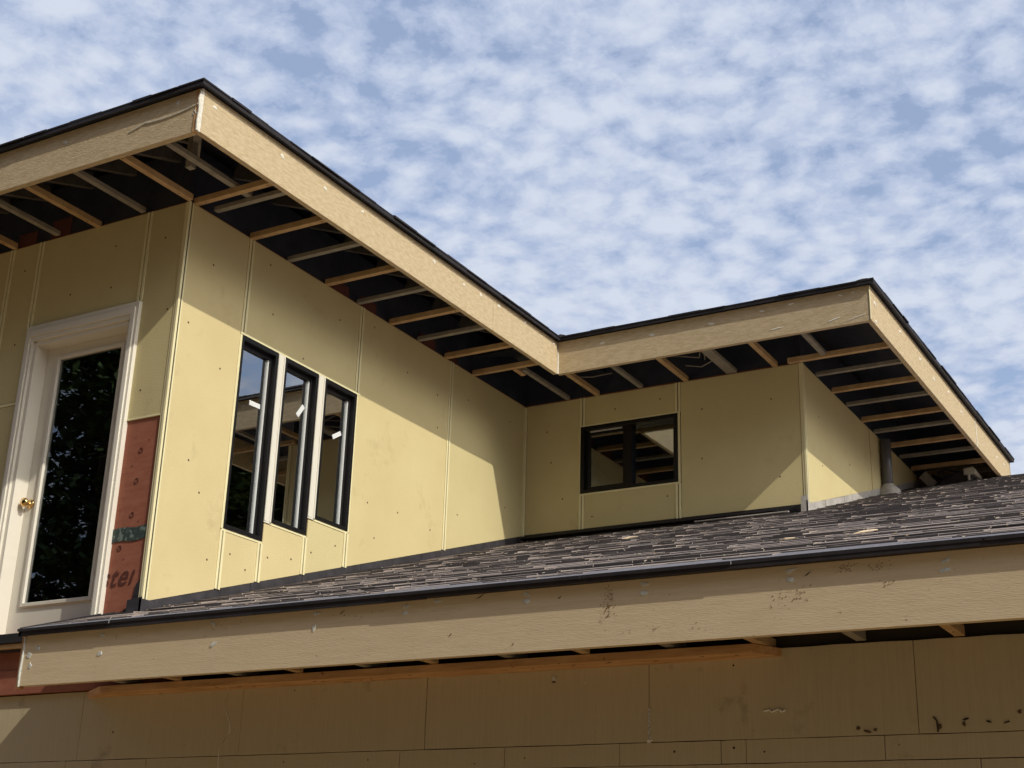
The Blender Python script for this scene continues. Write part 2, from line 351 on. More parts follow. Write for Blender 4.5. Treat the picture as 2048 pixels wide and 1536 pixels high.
SC = {'a': [(.304, -.38), (.487, -1.12), (.275, -1.866), (.412, -2.061), (.12, -.9), (.56, -2.5)],
      'b': [(1.403, -.72), (.92, -.12), (1.823, -.233), (1.0, -.5)],
      'c': [(2.365, -1.633), (2.795, -1.61), (3.297, -1.641), (2.486, -1.9), (2.821, -.348), (3.307, -.396), (3.334, -.695), (2.3, -.12)],
      'd': [(3.829, -.274), (4.556, -1.122), (3.72, -1.4), (4.6, -.25)],
      'w1': [(.788, -2.411), (.961, -2.488)], 'w2': [(1.192, -2.347), (1.46, -2.3)], 'w3': [(1.689, -2.198), (1.98, -2.08)]}
def sl(y0, y1, zt0, zt1=None): return [(y0, base(y0)), (y1, base(y1)), (y1, zt0 if zt1 is None else zt1), (y0, zt0)]
panel(wallA, 0, 0, 1, sl(.030, .661, TOP), SC['a'])
panel(wallA, 0, 0, 1, [(.717, -.764), (2.087, -.764), (2.087, TOP), (.717, TOP)], SC['b'])
panel(wallA, 0, 0, 1, sl(.715, 1.068, -2.268), SC['w1'])
panel(wallA, 0, 0, 1, sl(1.120, 1.572, -2.108), SC['w2'])
panel(wallA, 0, 0, 1, sl(1.624, 2.080, -1.956), SC['w3'])
panel(wallA, 0, 0, 1, sl(2.143, 3.490, TOP), SC['c'])
panel(wallA, 0, 0, 1, sl(3.546, 4.872, TOP), SC['d'])
joint(wallA, 0, 0, 1, .689, -.764, TOP); joint(wallA, 0, 0, 1, .687, base(.68), -2.262); joint(wallA, 0, 0, 1, 1.094, base(1.09), -2.262)
joint(wallA, 0, 0, 1, 1.598, base(1.59), -2.10); joint(wallA, 0, 0, 1, 2.109, base(2.10), -1.948); joint(wallA, 0, 0, 1, 2.115, -.764, TOP); joint(wallA, 0, 0, 1, 3.518, base(3.51), TOP)
hstrip(wallA, 0, 0, 1, .664, 2.160, -.772); vstrip(wallA, 0, 0, 1, .673, -2.25, -.785, .022)
for (a, b, c, d) in WIN: hstrip(wallA, 0, 0, 1, a-.014, b+.010, c-.010)
vstrip(wallA, 0, 0, 1, 2.129, -1.94, -.782, .016)
for a, b, zb_ in ((1.105, 1.191, -2.087), (1.604, 1.695, -1.934)):     # narrow mullion covers between the windows
    mb = MB(); mb.box(-.016, .004, a, b, zb_-.012, -.781, 'cream'); mb.box(.004, .010, a+.004, a+.018, zb_, -.79, 'cream'); mb.box(.004, .010, b-.020, b-.006, zb_, -.79, 'cream'); mb.box(.004, .0055, a+.022, b-.024, zb_, -.79, 'cream')
    mb.build('mullion_cover', wallA)
# outside and inside corner trims
def ocorner(x, y, z0, z1, parent, s=1):
    mb = MB()
    mb.box(x-.034*s, x-.012*s, y-.004, y+.016, z0, z1, 'trim'); mb.box(x-.012*s, x+.006*s, y-.009, y+.010, z0-.02, z1, 'trim')
    mb.box(x-.016, x+.003, y+.010, y+.024, z0, z1, 'groove'); mb.box(x-.016, x+.005, y+.024, y+.036, z0, z1, 'trim')
    return mb.build('corner_trim', parent)
ocorner(0, 0, base(0)+.012, TOP, wallA); ocorner(X3, YB, base(YB)+.012, TOP, wallB)
mb = MB(); mb.box(-.015, .022, 4.874, 4.902, base(4.88), TOP-.01, 'trim'); mb.build('corner_trim', wallB)
# front wall beside and above the door
panel(wallD, 1, 0, -1, [(-.352, -1.605), (-.036, -1.605), (-.036, TOP), (-.352, TOP)], [(-.095, -.827), (-.256, -1.405), (-.2, -.25)])
panel(wallD, 1, 0, -1, [(-1.460, -.715), (-.404, -.715), (-.404, TOP), (-1.460, TOP)], [(-.692, -.21), (-.684, -.545), (-1.1, -.52)])
joint(wallD, 1, 0, -1, -.378, -.72, TOP); joint(wallD, 1, 0, -1, -1.486, -.72, TOP); joint(wallD, 1, 0, -1, -1.804, -1.33, TOP, .05)
panel(wallD, 1, 0, -1, [(-1.778, -1.30), (-1.49, -1.30), (-1.49, -.74), (-1.512, -.74), (-1.512, TOP), (-1.778, TOP)], [(-1.642, -.216), (-1.62, -.83)])
panel(wallD, 1, 0, -1, [(-3.2, -3.0), (-1.83, -3.0), (-1.83, TOP), (-3.2, TOP)], [])
panel(wallD, 1, 0, -1, [(-1.778, -3.0), (-1.49, -3.0), (-1.49, -1.33), (-1.778, -1.33)], [])
hstrip(wallD, 1, 0, -1, -1.80, -1.49, -1.315, .02)
panel(wallD, 1, 0, -1, [(-7.5, -3.0), (-3.25, -3.0), (-3.25, TOP), (-7.5, TOP)], [])
joint(wallD, 1, 0, -1, -3.225, -3.0, TOP)
hstrip(wallD, 1, 0, -1, -.36, -.03, -1.612, .012)
# exposed red sheathing strip with tape bands, nail rings and partial print
mb = MB(); mb.box(-.345, -.040, .008, .0155, -3.04, -1.62, 'sheath')
for u, z in [(-.184, -1.849), (-.19, -2.063), (-.192, -2.299), (-.268, -2.52)]:
    pts = [(u+.016*math.cos(t*.7), .006, z+.018*math.sin(t*.7)) for t in range(10)]; mb.tube(pts, .0028, 'ink', 5)
for u, z in [(-.12, -1.78), (-.13, -2.35), (-.22, -2.6), (-.17, -2.45), (-.14, -2.95), (-.25, -1.95)]: mb.dot((u, .008, z), 1, -1, .006, 'ink')
sp = mb.build('sheathing_strip', wallD); tag(sp, 'bare red-brown sheathing strip right of the door')
for a, b in ((-2.478, -2.385), (-3.04, -2.955)):
    mb = MB(); mb.prism([(-.345, a), (-.25, a+.006), (-.15, a-.004), (-.045, a+.01), (-.045, b+.006), (-.15, b-.004), (-.25, b+.005), (-.345, b)], 1, .002, .0078, 'tape'); mb.build('flashing_tape', wallD)
tcu = bpy.data.curves.new('print_text', 'FONT'); tcu.body = 'ster'; tcu.size = .180*S; tcu.shear = .35; tcu.extrude = .001; tcu.space_character = 1.12; tcu.offset = .0015
to = bpy.data.objects.new('print_text', tcu); C.collection.objects.link(to); C.view_layer.update()
tm = bpy.data.meshes.new_from_object(to.evaluated_get(C.evaluated_depsgraph_get())); bpy.data.objects.remove(to)
tm.materials.clear(); tm.materials.append(MT['ink'])
T0 = W(-.405, .0055, -2.785)
for v in tm.vertices:
    x, y, z = v.co; v.co = (T0.x+min(x, .30*S), T0.y-z, T0.z+y*1.1+x*.05)
po = bpy.data.objects.new('printed_letters', tm); C.collection.objects.link(po); po.parent = sp
# recessed wall panels and sliding window
SB = [(.433, -.999), (.25, -.3), (.3, -.62)]
hb = base(YB)
panel(wallB, 1, YB, -1, [(.026, hb), (.612, hb), (.612, TOP), (.026, TOP)], SB)
panel(wallB, 1, YB, -1, [(.668, -.290), (1.612, -.290), (1.612, TOP), (.668, TOP)], [(.986, -.169), (1.457, -.139)])
panel(wallB, 1, YB, -1, [(.668, hb), (1.608, hb), (1.608, -.990), (.668, -.990)], [(1.525, -1.096), (.751, -1.206)])
panel(wallB, 1, YB, -1, [(1.668, hb), (2.815, hb), (2.815, TOP), (1.668, TOP)], [(1.88, -.302), (2.55, -.306), (1.871, -.78), (2.607, -1.042)])
for u, a, b in ((.640, -.296, TOP), (.638, hb, -.985), (1.640, -.296, TOP), (1.636, hb, -.985)): joint(wallB, 1, YB, -1, u, a, b, .050)
hstrip(wallB, 1, YB, -1, .616, 1.652, -.296, .014); hstrip(wallB, 1, YB, -1, .616, 1.652, -.981, .016); vstrip(wallB, 1, YB, -1, .617, -.975, -.30, .010); vstrip(wallB, 1, YB, -1, 1.648, -.975, -.30, .022)
# side wall of the bump-out
b3 = lambda y: roofz(y)+.068
def s3(y0, y1): return [(y0, b3(y0)), (y1, b3(y1)), (y1, TOP), (y0, TOP)]
panel(wall3, 0, X3, 1, s3(4.94, 6.93), [(5.35, -.85), (5.3, -.4), (6.2, -.6)])
panel(wall3, 0, X3, 1, s3(6.95, 8.75), [])

# ---- windows
def casement(a, b, z0, z1, stk):
    f = .029; r = -.050
    mb = MB()
    mb.box(r-.02, .010, a, a+f*.6, z0, z1, 'black'); mb.box(r-.02, .010, b-f, b, z0, z1, 'black')
    mb.box(r-.02, .010, a+f*.6, b-f, z1-f*1.2, z1, 'black'); mb.box(r-.02, .012, a+f*.6, b-f, z0, z0+f, 'black')
    mb.box(r-.045, r+.020, b-f-.016, b-f, z0+f, z1-f*1.2, 'black')
    mb.box(r-.045, r+.01, a+f*.6, a+f*.6+.016, z0+f, z1-f*1.2, 'black')
    mb.box(r-.045, r+.02, a+f*.6+.016, b-f-.016, z1-f*1.2-.03, z1-f*1.2, 'black'); mb.box(r-.045, r+.02, a+f*.6+.016, b-f-.016, z0+f, z0+f+.018, 'black')
    w = mb.build('window', house, bevel=.0015)
    mb = MB(); yb = b-f-.016
    mb.box(r-.01, r+.006, yb-.014, yb, z0+f+.018, z1-f*1.2-.03, 'bead'); mb.build('glazing_bead', w)
    mb = MB(); mb.box(r-.012, r-.006, a+f*.6+.016, yb-.014, z0+f+.018, z1-f*1.2-.03, 'glass'); mb.build('pane', w)
    mb = MB(); cy, cz, ang = stk; hw, hh = .060, .018
    ca, sa = math.cos(ang), math.sin(ang)
    mb.prism([(cy+ca*i*hw-sa*j*hh, cz+sa*i*hw+ca*j*hh) for i, j in ((-1, -1), (1, -1), (1, 1), (-1, 1))], 0, r-.0055, r-.003, 'sticker'); mb.build('sticker', w)
    return w
for (a, b, z0, z1), st, lb in zip(WIN, ((.955, -1.235, .02), (1.487, -1.115, .95), (1.965, -1.170, .55)),
        ('tall window nearest the house corner', 'middle tall window of the three', 'tall window farthest from the corner')):
    tag(casement(a, b, z0, z1, st), lb)
mb = MB(); x0, x1, z0, z1 = BW; f = .040; y = YB
mb.box(x0, x0+f, y-.008, y+.12, z0, z1, 'black'); mb.box(x1-f, x1, y-.008, y+.12, z0, z1, 'black'); mb.box(x0+f, x1-f, y-.008, y+.12, z1-f, z1, 'black'); mb.box(x0+f, x1-f, y-.008, y+.12, z0, z0+f*.8, 'black')
mb.box(1.095, 1.150, y+.020, y+.10, z0+f*.8, z1-f, 'black')
sw = mb.build('window', house, bevel=.002); tag(sw, 'black two-pane sliding window on the recessed wall')
mb = MB(); g0 = x0+f; 
for p, q, r, t in ((g0, g0+.045, z0+f*.8, z1-f), (1.058, 1.094, z0+f*.8, z1-f), (g0+.045, 1.058, z1-f-.045, z1-f), (g0+.045, 1.058, z0+f*.8, z0+f*.8+.035)): mb.box(p, q, y+.030, y+.060, r, t, 'black')
mb.build('sash', sw)
mb = MB(); mb.box(g0+.045, 1.058, y+.042, y+.047, z0+f*.8+.035, z1-f-.045, 'glassd'); mb.build('pane', sw)
mb = MB(); mb.box(1.151, x1-f, y+.070, y+.075, z0+f*.8, z1-f, 'glassd'); mb.build('pane', sw)
mb = MB(); mb.box(g0+.05, 1.05, y+.022, y+.0295, z1-f-.018, z1-f-.004, 'flashl'); mb.build('weather_strip', sw)

# ---- door
DY = .105
mb = MB(); gx0, gx1, gz0, gz1 = -1.235, -.580, -2.812, -.968; sx0, sx1, sz0, sz1 = -1.362, -.452, -3.03, -.885
for p, q, r, t in ((sx0, gx0, sz0, sz1), (gx1, sx1, sz0, sz1), (gx0, gx1, gz1, sz1), (gx0, gx1, sz0, gz0)): mb.box(p, q, DY, DY+.05, r, t, 'white')
door = mb.build('door', house); tag(door, 'white glazed exterior door')
mb = MB(); e = .026
for p, q, r, t in ((gx0-e*.6, gx0+e*.5, gz0-e*.6, gz1+e*.6), (gx1-e*.5, gx1+e*.6, gz0-e*.6, gz1+e*.6), (gx0+e*.5, gx1-e*.5, gz1-e*.5, gz1+e*.6), (gx0+e*.5, gx1-e*.5, gz0-e*.6, gz0+e*.5)): mb.box(p, q, DY-.016, DY+.02, r, t, 'white')
mb.build('glazing_bead', door, bevel=.004)
mb = MB(); mb.box(gx0+e*.5, gx1-e*.5, DY+.006, DY+.012, gz0+e*.5, gz1-e*.5, 'glassd'); mb.build('pane', door)
mb = MB()      # jambs, head and stepped brick mould
mb.box(-1.400, -1.364, -.010, .17, -3.04, -.862, 'white'); mb.box(-.450, -.414, -.010, .17, -3.04, -.862, 'white'); mb.box(-1.364, -.450, -.010, .17, -.884, -.848, 'white')
for k_, (o_, i_, d_) in enumerate(((.078, .052, .030), (.052, .020, .042), (.020, .0, .030))):
    mb.box(-1.398-o_, -1.398-i_, -d_, .014, -3.04, -.850+o_*1.6, 'white'); mb.box(-.416+i_*.5, -.416+o_*.9, -d_, .014, -3.04, -.850+o_*1.6, 'white'); mb.box(-1.398-i_, -.416+i_*.5, -d_, .014, -.850+i_*1.6, -.850+o_*1.6, 'white')
cs = mb.build('door_casing', door, bevel=.002)
mb = MB(); kx, kz = -1.308, -2.075
mb.lathe((kx, DY, kz), 1, [(0, .034), (-.008, .034), (-.012, .014), (-.032, .012), (-.040, .026), (-.055, .034), (-.070, .030), (-.078, .012)], 'brass'); mb.build('door_knob', door, smooth=True)
mb = MB(); mb.lathe((-1.165, .20, -2.11), 1, [(0, .03), (.01, .03), (.014, .01), (.04, .01), (.05, .028), (.07, .02)], 'steel'); mb.build('inner_door_knob', door, smooth=True)
mb = MB(); mb.lathe((kx, DY+.001, kz+.14), 1, [(0, .022), (-.006, .022), (-.008, .008)], 'brass')

# ---- interior shells keep the rooms dark
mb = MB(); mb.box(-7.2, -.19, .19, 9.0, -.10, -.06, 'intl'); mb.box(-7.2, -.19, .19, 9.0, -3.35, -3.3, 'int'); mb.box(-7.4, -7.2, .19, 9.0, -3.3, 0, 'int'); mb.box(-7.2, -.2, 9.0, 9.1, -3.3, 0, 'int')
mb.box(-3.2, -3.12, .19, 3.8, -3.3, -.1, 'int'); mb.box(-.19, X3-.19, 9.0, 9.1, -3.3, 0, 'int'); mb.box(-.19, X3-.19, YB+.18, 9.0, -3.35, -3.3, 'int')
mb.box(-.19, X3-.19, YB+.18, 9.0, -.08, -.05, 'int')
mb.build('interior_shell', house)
mb = MB(); mb.box(-1.16, -1.12, .35, .40, -3.1, -2.2, 'intl'); mb.box(-2.0, -1.0, .8, .85, -3.3, -2.7, 'wood'); mb.build('interior_framing', house)
mb = MB(); mb.prism([(.8, -.62), (1.0, -.66), (1.04, -.80), (.8, -.70)], 1, 7.0, 7.05, 'intl'); mb.build('interior_brace', house)

# ------------------------------------------------------------------ upper roof
P = .335
def hip(mb, x0, x1, y0, y1, ze, t, mtop, mbot, ov=.045):
    """hollow hip roof shell, eaves outline x0..x1,y0..y1 at height ze"""
    def ring(o, dz, inset):
        xa, xb, ya, yb = x0-o+inset, x1+o-inset, y0-o+inset, y1+o-inset; z = ze+dz+P*(inset-o)
        h = min(xb-xa, yb-ya)/2
        c = [(xa, ya, z), (xb, ya, z), (xb, yb, z), (xa, yb, z)]
        if xb-xa > yb-ya: r = [(xa+h, (ya+yb)/2, z+P*h), (xb-h, (ya+yb)/2, z+P*h)]; ix = 0
        else: r = [((xa+xb)/2, ya+h, z+P*h), ((xa+xb)/2, yb-h, z+P*h)]; ix = 1
        return c+r, ix
    a, ix = ring(ov, t, 0); b, _ = ring(ov, 0, 0)
    fl = [(0, 1, 5, 4), (1, 2, 5), (2, 3, 4, 5), (3, 0, 4)] if ix == 0 else [(0, 1, 4), (1, 2, 5, 4), (2, 3, 5), (3, 0, 4, 5)]
    mb.add(a, fl, mtop); mb.add(b, fl, mbot); 
    vs = a[:4]+b[:4]; mb.add(vs, [(i, (i+1) % 4, 4+(i+1) % 4, 4+i) for i in range(4)], mtop)
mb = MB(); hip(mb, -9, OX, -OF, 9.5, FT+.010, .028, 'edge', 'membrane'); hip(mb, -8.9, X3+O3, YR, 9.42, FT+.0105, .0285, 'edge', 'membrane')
uroof = mb.build('roof', house); tag(uroof, 'upper hip roof of dark shingles over both wings')
# ragged dark shingle courses along the eaves
def eave_tabs(mb, a, b, out, ze, rnd, ca=None, cb=None):
    a = Vector(a); b = Vector(b); Ln = (b-a).length; d = (b-a)/Ln; out = Vector(out); t = 0
    while t < Ln:
        w = rnd.uniform(.16, .34); w = min(w, Ln-t); th = rnd.choice((.009, .012, .016)); o = rnd.uniform(.045, .060)
        p0 = a+d*(t+.002); p1 = a+d*(t+w-.002)
        vs = []
        for q in (p0, p1):
            dp = .28; tq = (q-a).length
            if ca is not None: dp = min(dp, tq-ca)
            if cb is not None: dp = min(dp, Ln-tq-cb)
            dp = max(dp, -.04)
            for s_, dz in ((o, 0), (o, th), (-dp, 0), (-dp, th)):
                vs.append(q+out*s_+Vector((0, 0, ze+dz-P*s_)))
        mb.add(vs, [(0, 1, 3, 2), (4, 6, 7, 5), (0, 4, 5, 1), (2, 3, 7, 6), (0, 2, 6, 4), (1, 5, 7, 3)], 'edge'); t += w
rnd = random.Random(5); mb = MB(); ze = FT+.040
eave_tabs(mb, (-9, -OF, 0), (OX+.05, -OF, 0), (0, -1, 0), ze, rnd, None, .05); eave_tabs(mb, (OX, -OF-.05, 0), (OX, YR-.02, 0), (1, 0, 0), ze, rnd, .05)
eave_tabs(mb, (OX+.06, YR, 0), (X3+O3+.05, YR, 0), (0, -1, 0), ze, rnd, None, .05); eave_tabs(mb, (X3+O3, YR-.05, 0), (X3+O3, 9.47, 0), (1, 0, 0), ze, rnd, .05, .05)
mb.build('eave_shingles', uroof)
def hipcap(x, y, dx, dy):
    mb = MB()
    for k in range(9):
        s0 = .022+k*.13; s1 = s0+.15
        c = []
        for s_ in (s0, s1):
            up = .006 if s_ == s0 else 0
            cx, cy, cz = x+dx*s_, y+dy*s_, ze+.020+P*s_+up
            for w_, dz in ((-.06, -.026), (-.03, -.008), (0, .003), (.03, -.008), (.06, -.026)): c.append((cx-dy*w_, cy+dx*w_, cz+dz))
            for w_, dz in ((-.06, -.036), (-.03, -.018), (0, -.008), (.03, -.018), (.06, -.036)): c.append((cx-dy*w_, cy+dx*w_, cz+dz))
        fs = []
        for i in range(4): fs += [(i, i+1, 11+i, 10+i), (5+i, 6+i, 16+i, 15+i), (i, i+1, 6+i, 5+i), (10+i, 11+i, 16+i, 15+i)]
        fs += [(0, 5, 15, 10), (4, 9, 19, 14)]
        mb.add(c, fs, 'edge')
    return mb.build('hip_cap', uroof)
hipcap(OX, -OF, -1, 1); hipcap(X3+O3, YR, -1, 1); hipcap(X3+O3, 9.42, -1, -1)
mb = MB(); mb.beam((OX+.03, YR+.03, ze+.03), (OX-.9, YR+.93, ze+.03+.9*P), .05, .03, 'edge'); mb.build('valley_strip', uroof)

def fascia(ax, pos, out, u0, u1, z0, z1, m, parent, t=.042, blobs=(), grey=False, lip=True, label=None, extra=None, name='fascia_board'):
    mb = MB(); a, b = sorted((pos, pos-out*t))
    if ax == 0: mb.box(a, b, u0, u1, z0, z1, m)
    else: mb.box(u0, u1, a, b, z0, z1, m)
    for i, bl in enumerate(blobs):
        u, z = bl[0], bl[1]; rx, rz = (bl[2], bl[3]) if len(bl) > 2 else (.022, .013)
        c = (pos, u, z) if ax == 0 else (u, pos, z)
        mb.blob(c, ax, out, rx, rz, 'spackleg' if grey else 'spackle', tail=bl[4] if len(bl) > 4 else random.choice((0, .5, 1.0)), seed=int(u*977+z*131+50000))
    if extra: extra(mb)
    o = mb.build(name, parent, bevel=.003)
    if label: tag(o, label)
    return o
def caul(mb):
    mb.tube([(.20, -OF-.002, .062), (.28, -OF-.003, .078), (.345, -OF-.003, .095), (.40, -OF-.003, .088), (.52, -OF-.003, .086), (.64, -OF-.003, .092), (.765, -OF-.003, .110), (.80, -OF-.002, .12)], [.004, .006, .006, .007, .006, .006, .007, .004], 'spackleg', 6)
    mb.tube([(.80, -OF-.002, .12), (.78, -OF-.003, .07), (.795, -OF-.003, .045)], .004, 'spackleg', 6)
fascia(1, -OF, -1, -9, OX-.0475, FB, FT, 'fasciaX', uroof, blobs=[(.617, .178), (-.406, .15, .02, .013), (-1.5, .16), (.77, .05, .010, .012)], grey=True, extra=caul, label='fascia over the front wall with a long smear of caulk')
mb = MB(); mb.box(OX-.0465, OX-.0195, -OF-.004, -OF+.022, FB-.002, FT, 'cedar'); mb.build('miter_edge', uroof)
mb = MB(); mb.box(OX-.0185, OX-.001, -OF+.002, -OF+.022, FB, FT, 'spackle'); mb.tube([(OX-.010, -OF+.001, FB+.004), (OX-.011, -OF-.001, -.01), (OX-.008, -OF, .08), (OX-.014, -OF-.002, .15), (OX-.010, -OF, FT-.01)], [.010, .011, .009, .012, .007], 'spackle', 7)
mb.tube([(OX-.012, -OF-.002, .11), (OX-.030, -OF-.003, .12)], [.010, .006], 'spackle', 6); mb.build('caulk_bead', uroof)
sd = [(-.709, .153), (-.008, .147), (.48, .133), (.94, .156), (1.923, .162), (2.382, .146), (2.654, .16), (2.954, .172), (3.41, .195), (3.95, .190)]
fascia(0, OX, 1, -OF+.023, 2.865, FB, FT, 'fasciaY', uroof, blobs=[(*q, .020, .016, .4) for q in sd[:7]], label='long sunlit fascia above the three windows')
fascia(0, OX, 1, 2.868, YR, FB, FT, 'fasciaY', uroof, blobs=[(*q, .018, .015, .4) for q in sd[7:]])
fascia(1, YR, -1, OX+.001, X3+O3-.014, FB, FT, 'fasciaX', uroof, grey=False, blobs=[(1.284, .143, .030, .014, 0), (1.77, .135, .032, .014, 0), (2.328, .143, .022, .012), (2.802, .172, .026, .012, 0), (3.056, .188, .02, .010), (2.916, -.015, .050, .007, 1), (3.416, -.025, .060, .007, .6), (3.63, -.033, .09, .006, .3), (3.49, .187, .02, .007, 0), (3.60, .19, .015, .006, 0)], label='front fascia of the right-hand wing')
mb = MB(); mb.tube([(OX+.004, YR-.003, FB+.003), (OX+.005, YR-.004, .05), (OX+.003, YR-.003, .16)], [.010, .008, .003], 'spackle', 7); mb.build('caulk_bead', uroof)
bs = [(4.147, .112), (4.156, -.051), (4.92, .145), (5.572, .117), (6.06, .088), (6.624, .144), (7.131, .093), (8.729, .079), (9.1, .098)]
fascia(0, X3+O3, 1, YR+.043, 7.745, FB, FT, 'fasciaY', uroof, blobs=[(q[0], q[1], .035, .016, .3) for q in bs[:7]], label='right-hand side fascia running down to the ridge')
fascia(0, X3+O3, 1, 7.765, 9.42, FB, FT, 'fasciaY', uroof, blobs=[(q[0], q[1], .035, .016, .3) for q in bs[7:]])
mb = MB(); mb.box(X3+O3-.02, X3+O3+.004, 7.746, 7.764, FB, FT, 'spackle'); mb.build('caulk_bead', uroof)
fascia(1, 9.44, 1, OX, X3+O3, FB, FT, 'fasciaX', uroof)
mb = MB(); mb.box(X3+O3-.0135, X3+O3-.001, YR+.002, YR+.0425, FB, FT, 'fasciaY'); mb.tube([(X3+O3-.006, YR, FB+.01), (X3+O3-.005, YR-.001, .1), (X3+O3-.006, YR, FT-.01)], .006, 'trim', 6); mb.build('caulk_bead', uroof)

# lookouts
def look(ax, pos, u0, u1, kind, parent=None, z=None, w=.046, h=None, drop=0, name='lookout'):
    h = h or (.046 if kind else .034); mb = MB(); m = 'wood' if kind else 'greywood'; z0 = (-.012 if kind else -.004)+drop if z is None else z
    if ax == 0: mb.box(u0, u1, pos-w/2, pos+w/2, z0, z0+h, m)       # runs along x
    else: mb.box(pos-w/2, pos+w/2, u0, u1, z0, z0+h, m)             # runs along y
    if kind:
        for u in ((u0+.10), (u1-.12)):
            c = (u, pos, z0-.0005) if ax == 0 else (pos, u, z0-.0005)
            mb.box(c[0]-.005, c[0]+.005, c[1]-.005, c[1]+.005, z0-.002, z0+.002, 'groove')
    return mb.build(name, parent or uroof, bevel=.002)
for x, k, y1 in ((.018, 1, .0), (-.434, 0, .0), (-.90, 1, .02), (-1.30, 0, -.01), (-1.77, 1, .0), (-2.23, 0, 0), (-2.7, 1, 0), (-3.16, 0, 0)): look(1, x, -OF+.042, y1-.017, k)
look(1, .375, -OF+.042, .20, 0, z=.03, w=.05); look(1, .60, -OF+.3, .10, 0, z=.10, w=.05)
for y, k in ((.052, 1), (.215, 0), (.675, 1), (1.125, 0), (1.61, 1), (2.045, 0), (2.52, 1), (2.955, 0), (3.405, 1), (3.89, 1)): look(0, y, .002 if y != .215 else .05, OX-.042, k)
mb = MB(); mb.beam((OX-.06, -OF+.06, .14), (.02, -.02, .14+.8*P), .055, .16, 'greywood'); mb.beam((OX-.06, -OF+.07, -.03), (OX-.06, -OF+.07, .22), .05, .05, 'greywood', up=(1, 0, 0)); mb.beam((.3, -.34, .02), (.3, -.34, .3), .05, .05, 'greywood', up=(1, 0, 0)); mb.build('hip_rafter', uroof)
for x, k, w in ((.81, 1, .046), (1.27, 0, .046), (1.735, 1, .046), (2.19, 0, .10), (2.61, 1, .046), (3.085, 0, .05)): look(1, x, YR+.042, YB-.017 if x < 2.7 else 4.80, k, w=w)
look(1, .43, 3.93, 4.10, 1); look(1, .485, 4.0, YB-.017, 0)
for y, k, xa in ((4.85, 1, 2.74), (5.285, 0, X3+.002), (5.76, 1, X3+.002), (6.20, 0, X3+.002), (6.70, 1, X3+.002), (7.12, 0, X3+.002), (7.63, 1, X3+.002), (8.07, 0, X3+.002), (8.54, 1, X3+.002), (8.98, 0, X3+.002)): look(0, y, xa, X3+O3-.042, k)
# rafter tails sloping up into the dark
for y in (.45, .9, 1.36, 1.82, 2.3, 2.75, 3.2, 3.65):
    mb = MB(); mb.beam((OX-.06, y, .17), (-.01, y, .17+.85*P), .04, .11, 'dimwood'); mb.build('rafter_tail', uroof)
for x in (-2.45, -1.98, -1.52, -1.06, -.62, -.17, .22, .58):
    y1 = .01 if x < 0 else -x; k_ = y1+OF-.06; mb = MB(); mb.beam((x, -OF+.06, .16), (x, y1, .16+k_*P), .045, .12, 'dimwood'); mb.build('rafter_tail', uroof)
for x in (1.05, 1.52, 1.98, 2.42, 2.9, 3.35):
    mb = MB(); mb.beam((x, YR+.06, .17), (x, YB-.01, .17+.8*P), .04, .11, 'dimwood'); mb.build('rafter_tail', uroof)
for i, pts in enumerate(([(1.75, 4.5, .10), (1.9, 4.4, .04), (2.05, 4.45, .02), (2.12, 4.3, .06)], [(1.85, 4.6, .03), (2.0, 4.62, .0), (2.15, 4.55, .02)], [(2.0, 4.7, .10), (2.08, 4.5, .05), (2.1, 4.35, .12)], [(.7, 4.45, .05), (.95, 4.5, .03), (1.1, 4.6, .08)])):
    mb = MB(); mb.tube(pts, .006, 'cable', 5); mb.build('cable', uroof)

# ------------------------------------------------------------------ lower roof
mb = MB(); e = YE-.050; ez = roofz(e)
def slab(x0, x1, y0, y1, t0, t1, m):
    vs = [(x, y, roofz(y)+t) for x in (x0, x1) for y in (y0, y1) for t in (t0, t1)]
    mb.add(vs, [(0, 1, 3, 2), (4, 6, 7, 5), (0, 4, 5, 1), (2, 3, 7, 6), (0, 2, 6, 4), (1, 5, 7, 3)], m)
slab(XL, 0, e+.012, -.004, -.030, -.012, 'membrane'); slab(0.002, XR, e+.012, YB-.002, -.030, -.012, 'membrane'); slab(X3+.002, XR, YB-.001, RY, -.030, -.012, 'membrane')
vs = [(X3+.002, RY, roofz(RY)-.012), (XR, RY, roofz(RY)-.012), (XR, 16, roofz(RY)-.012-(16-RY)*SL), (X3+.002, 16, roofz(RY)-.012-(16-RY)*SL)]
mb.add(vs, [(0, 1, 2, 3)], 'shingle')
lroof = mb.build('roof', house); tag(lroof, 'lower sloping shingle roof crossing the picture')
rnd = random.Random(3); mb = MB(); expo = .147*math.cos(math.atan(SL)); cidx = 0
y = e+.135; first = True
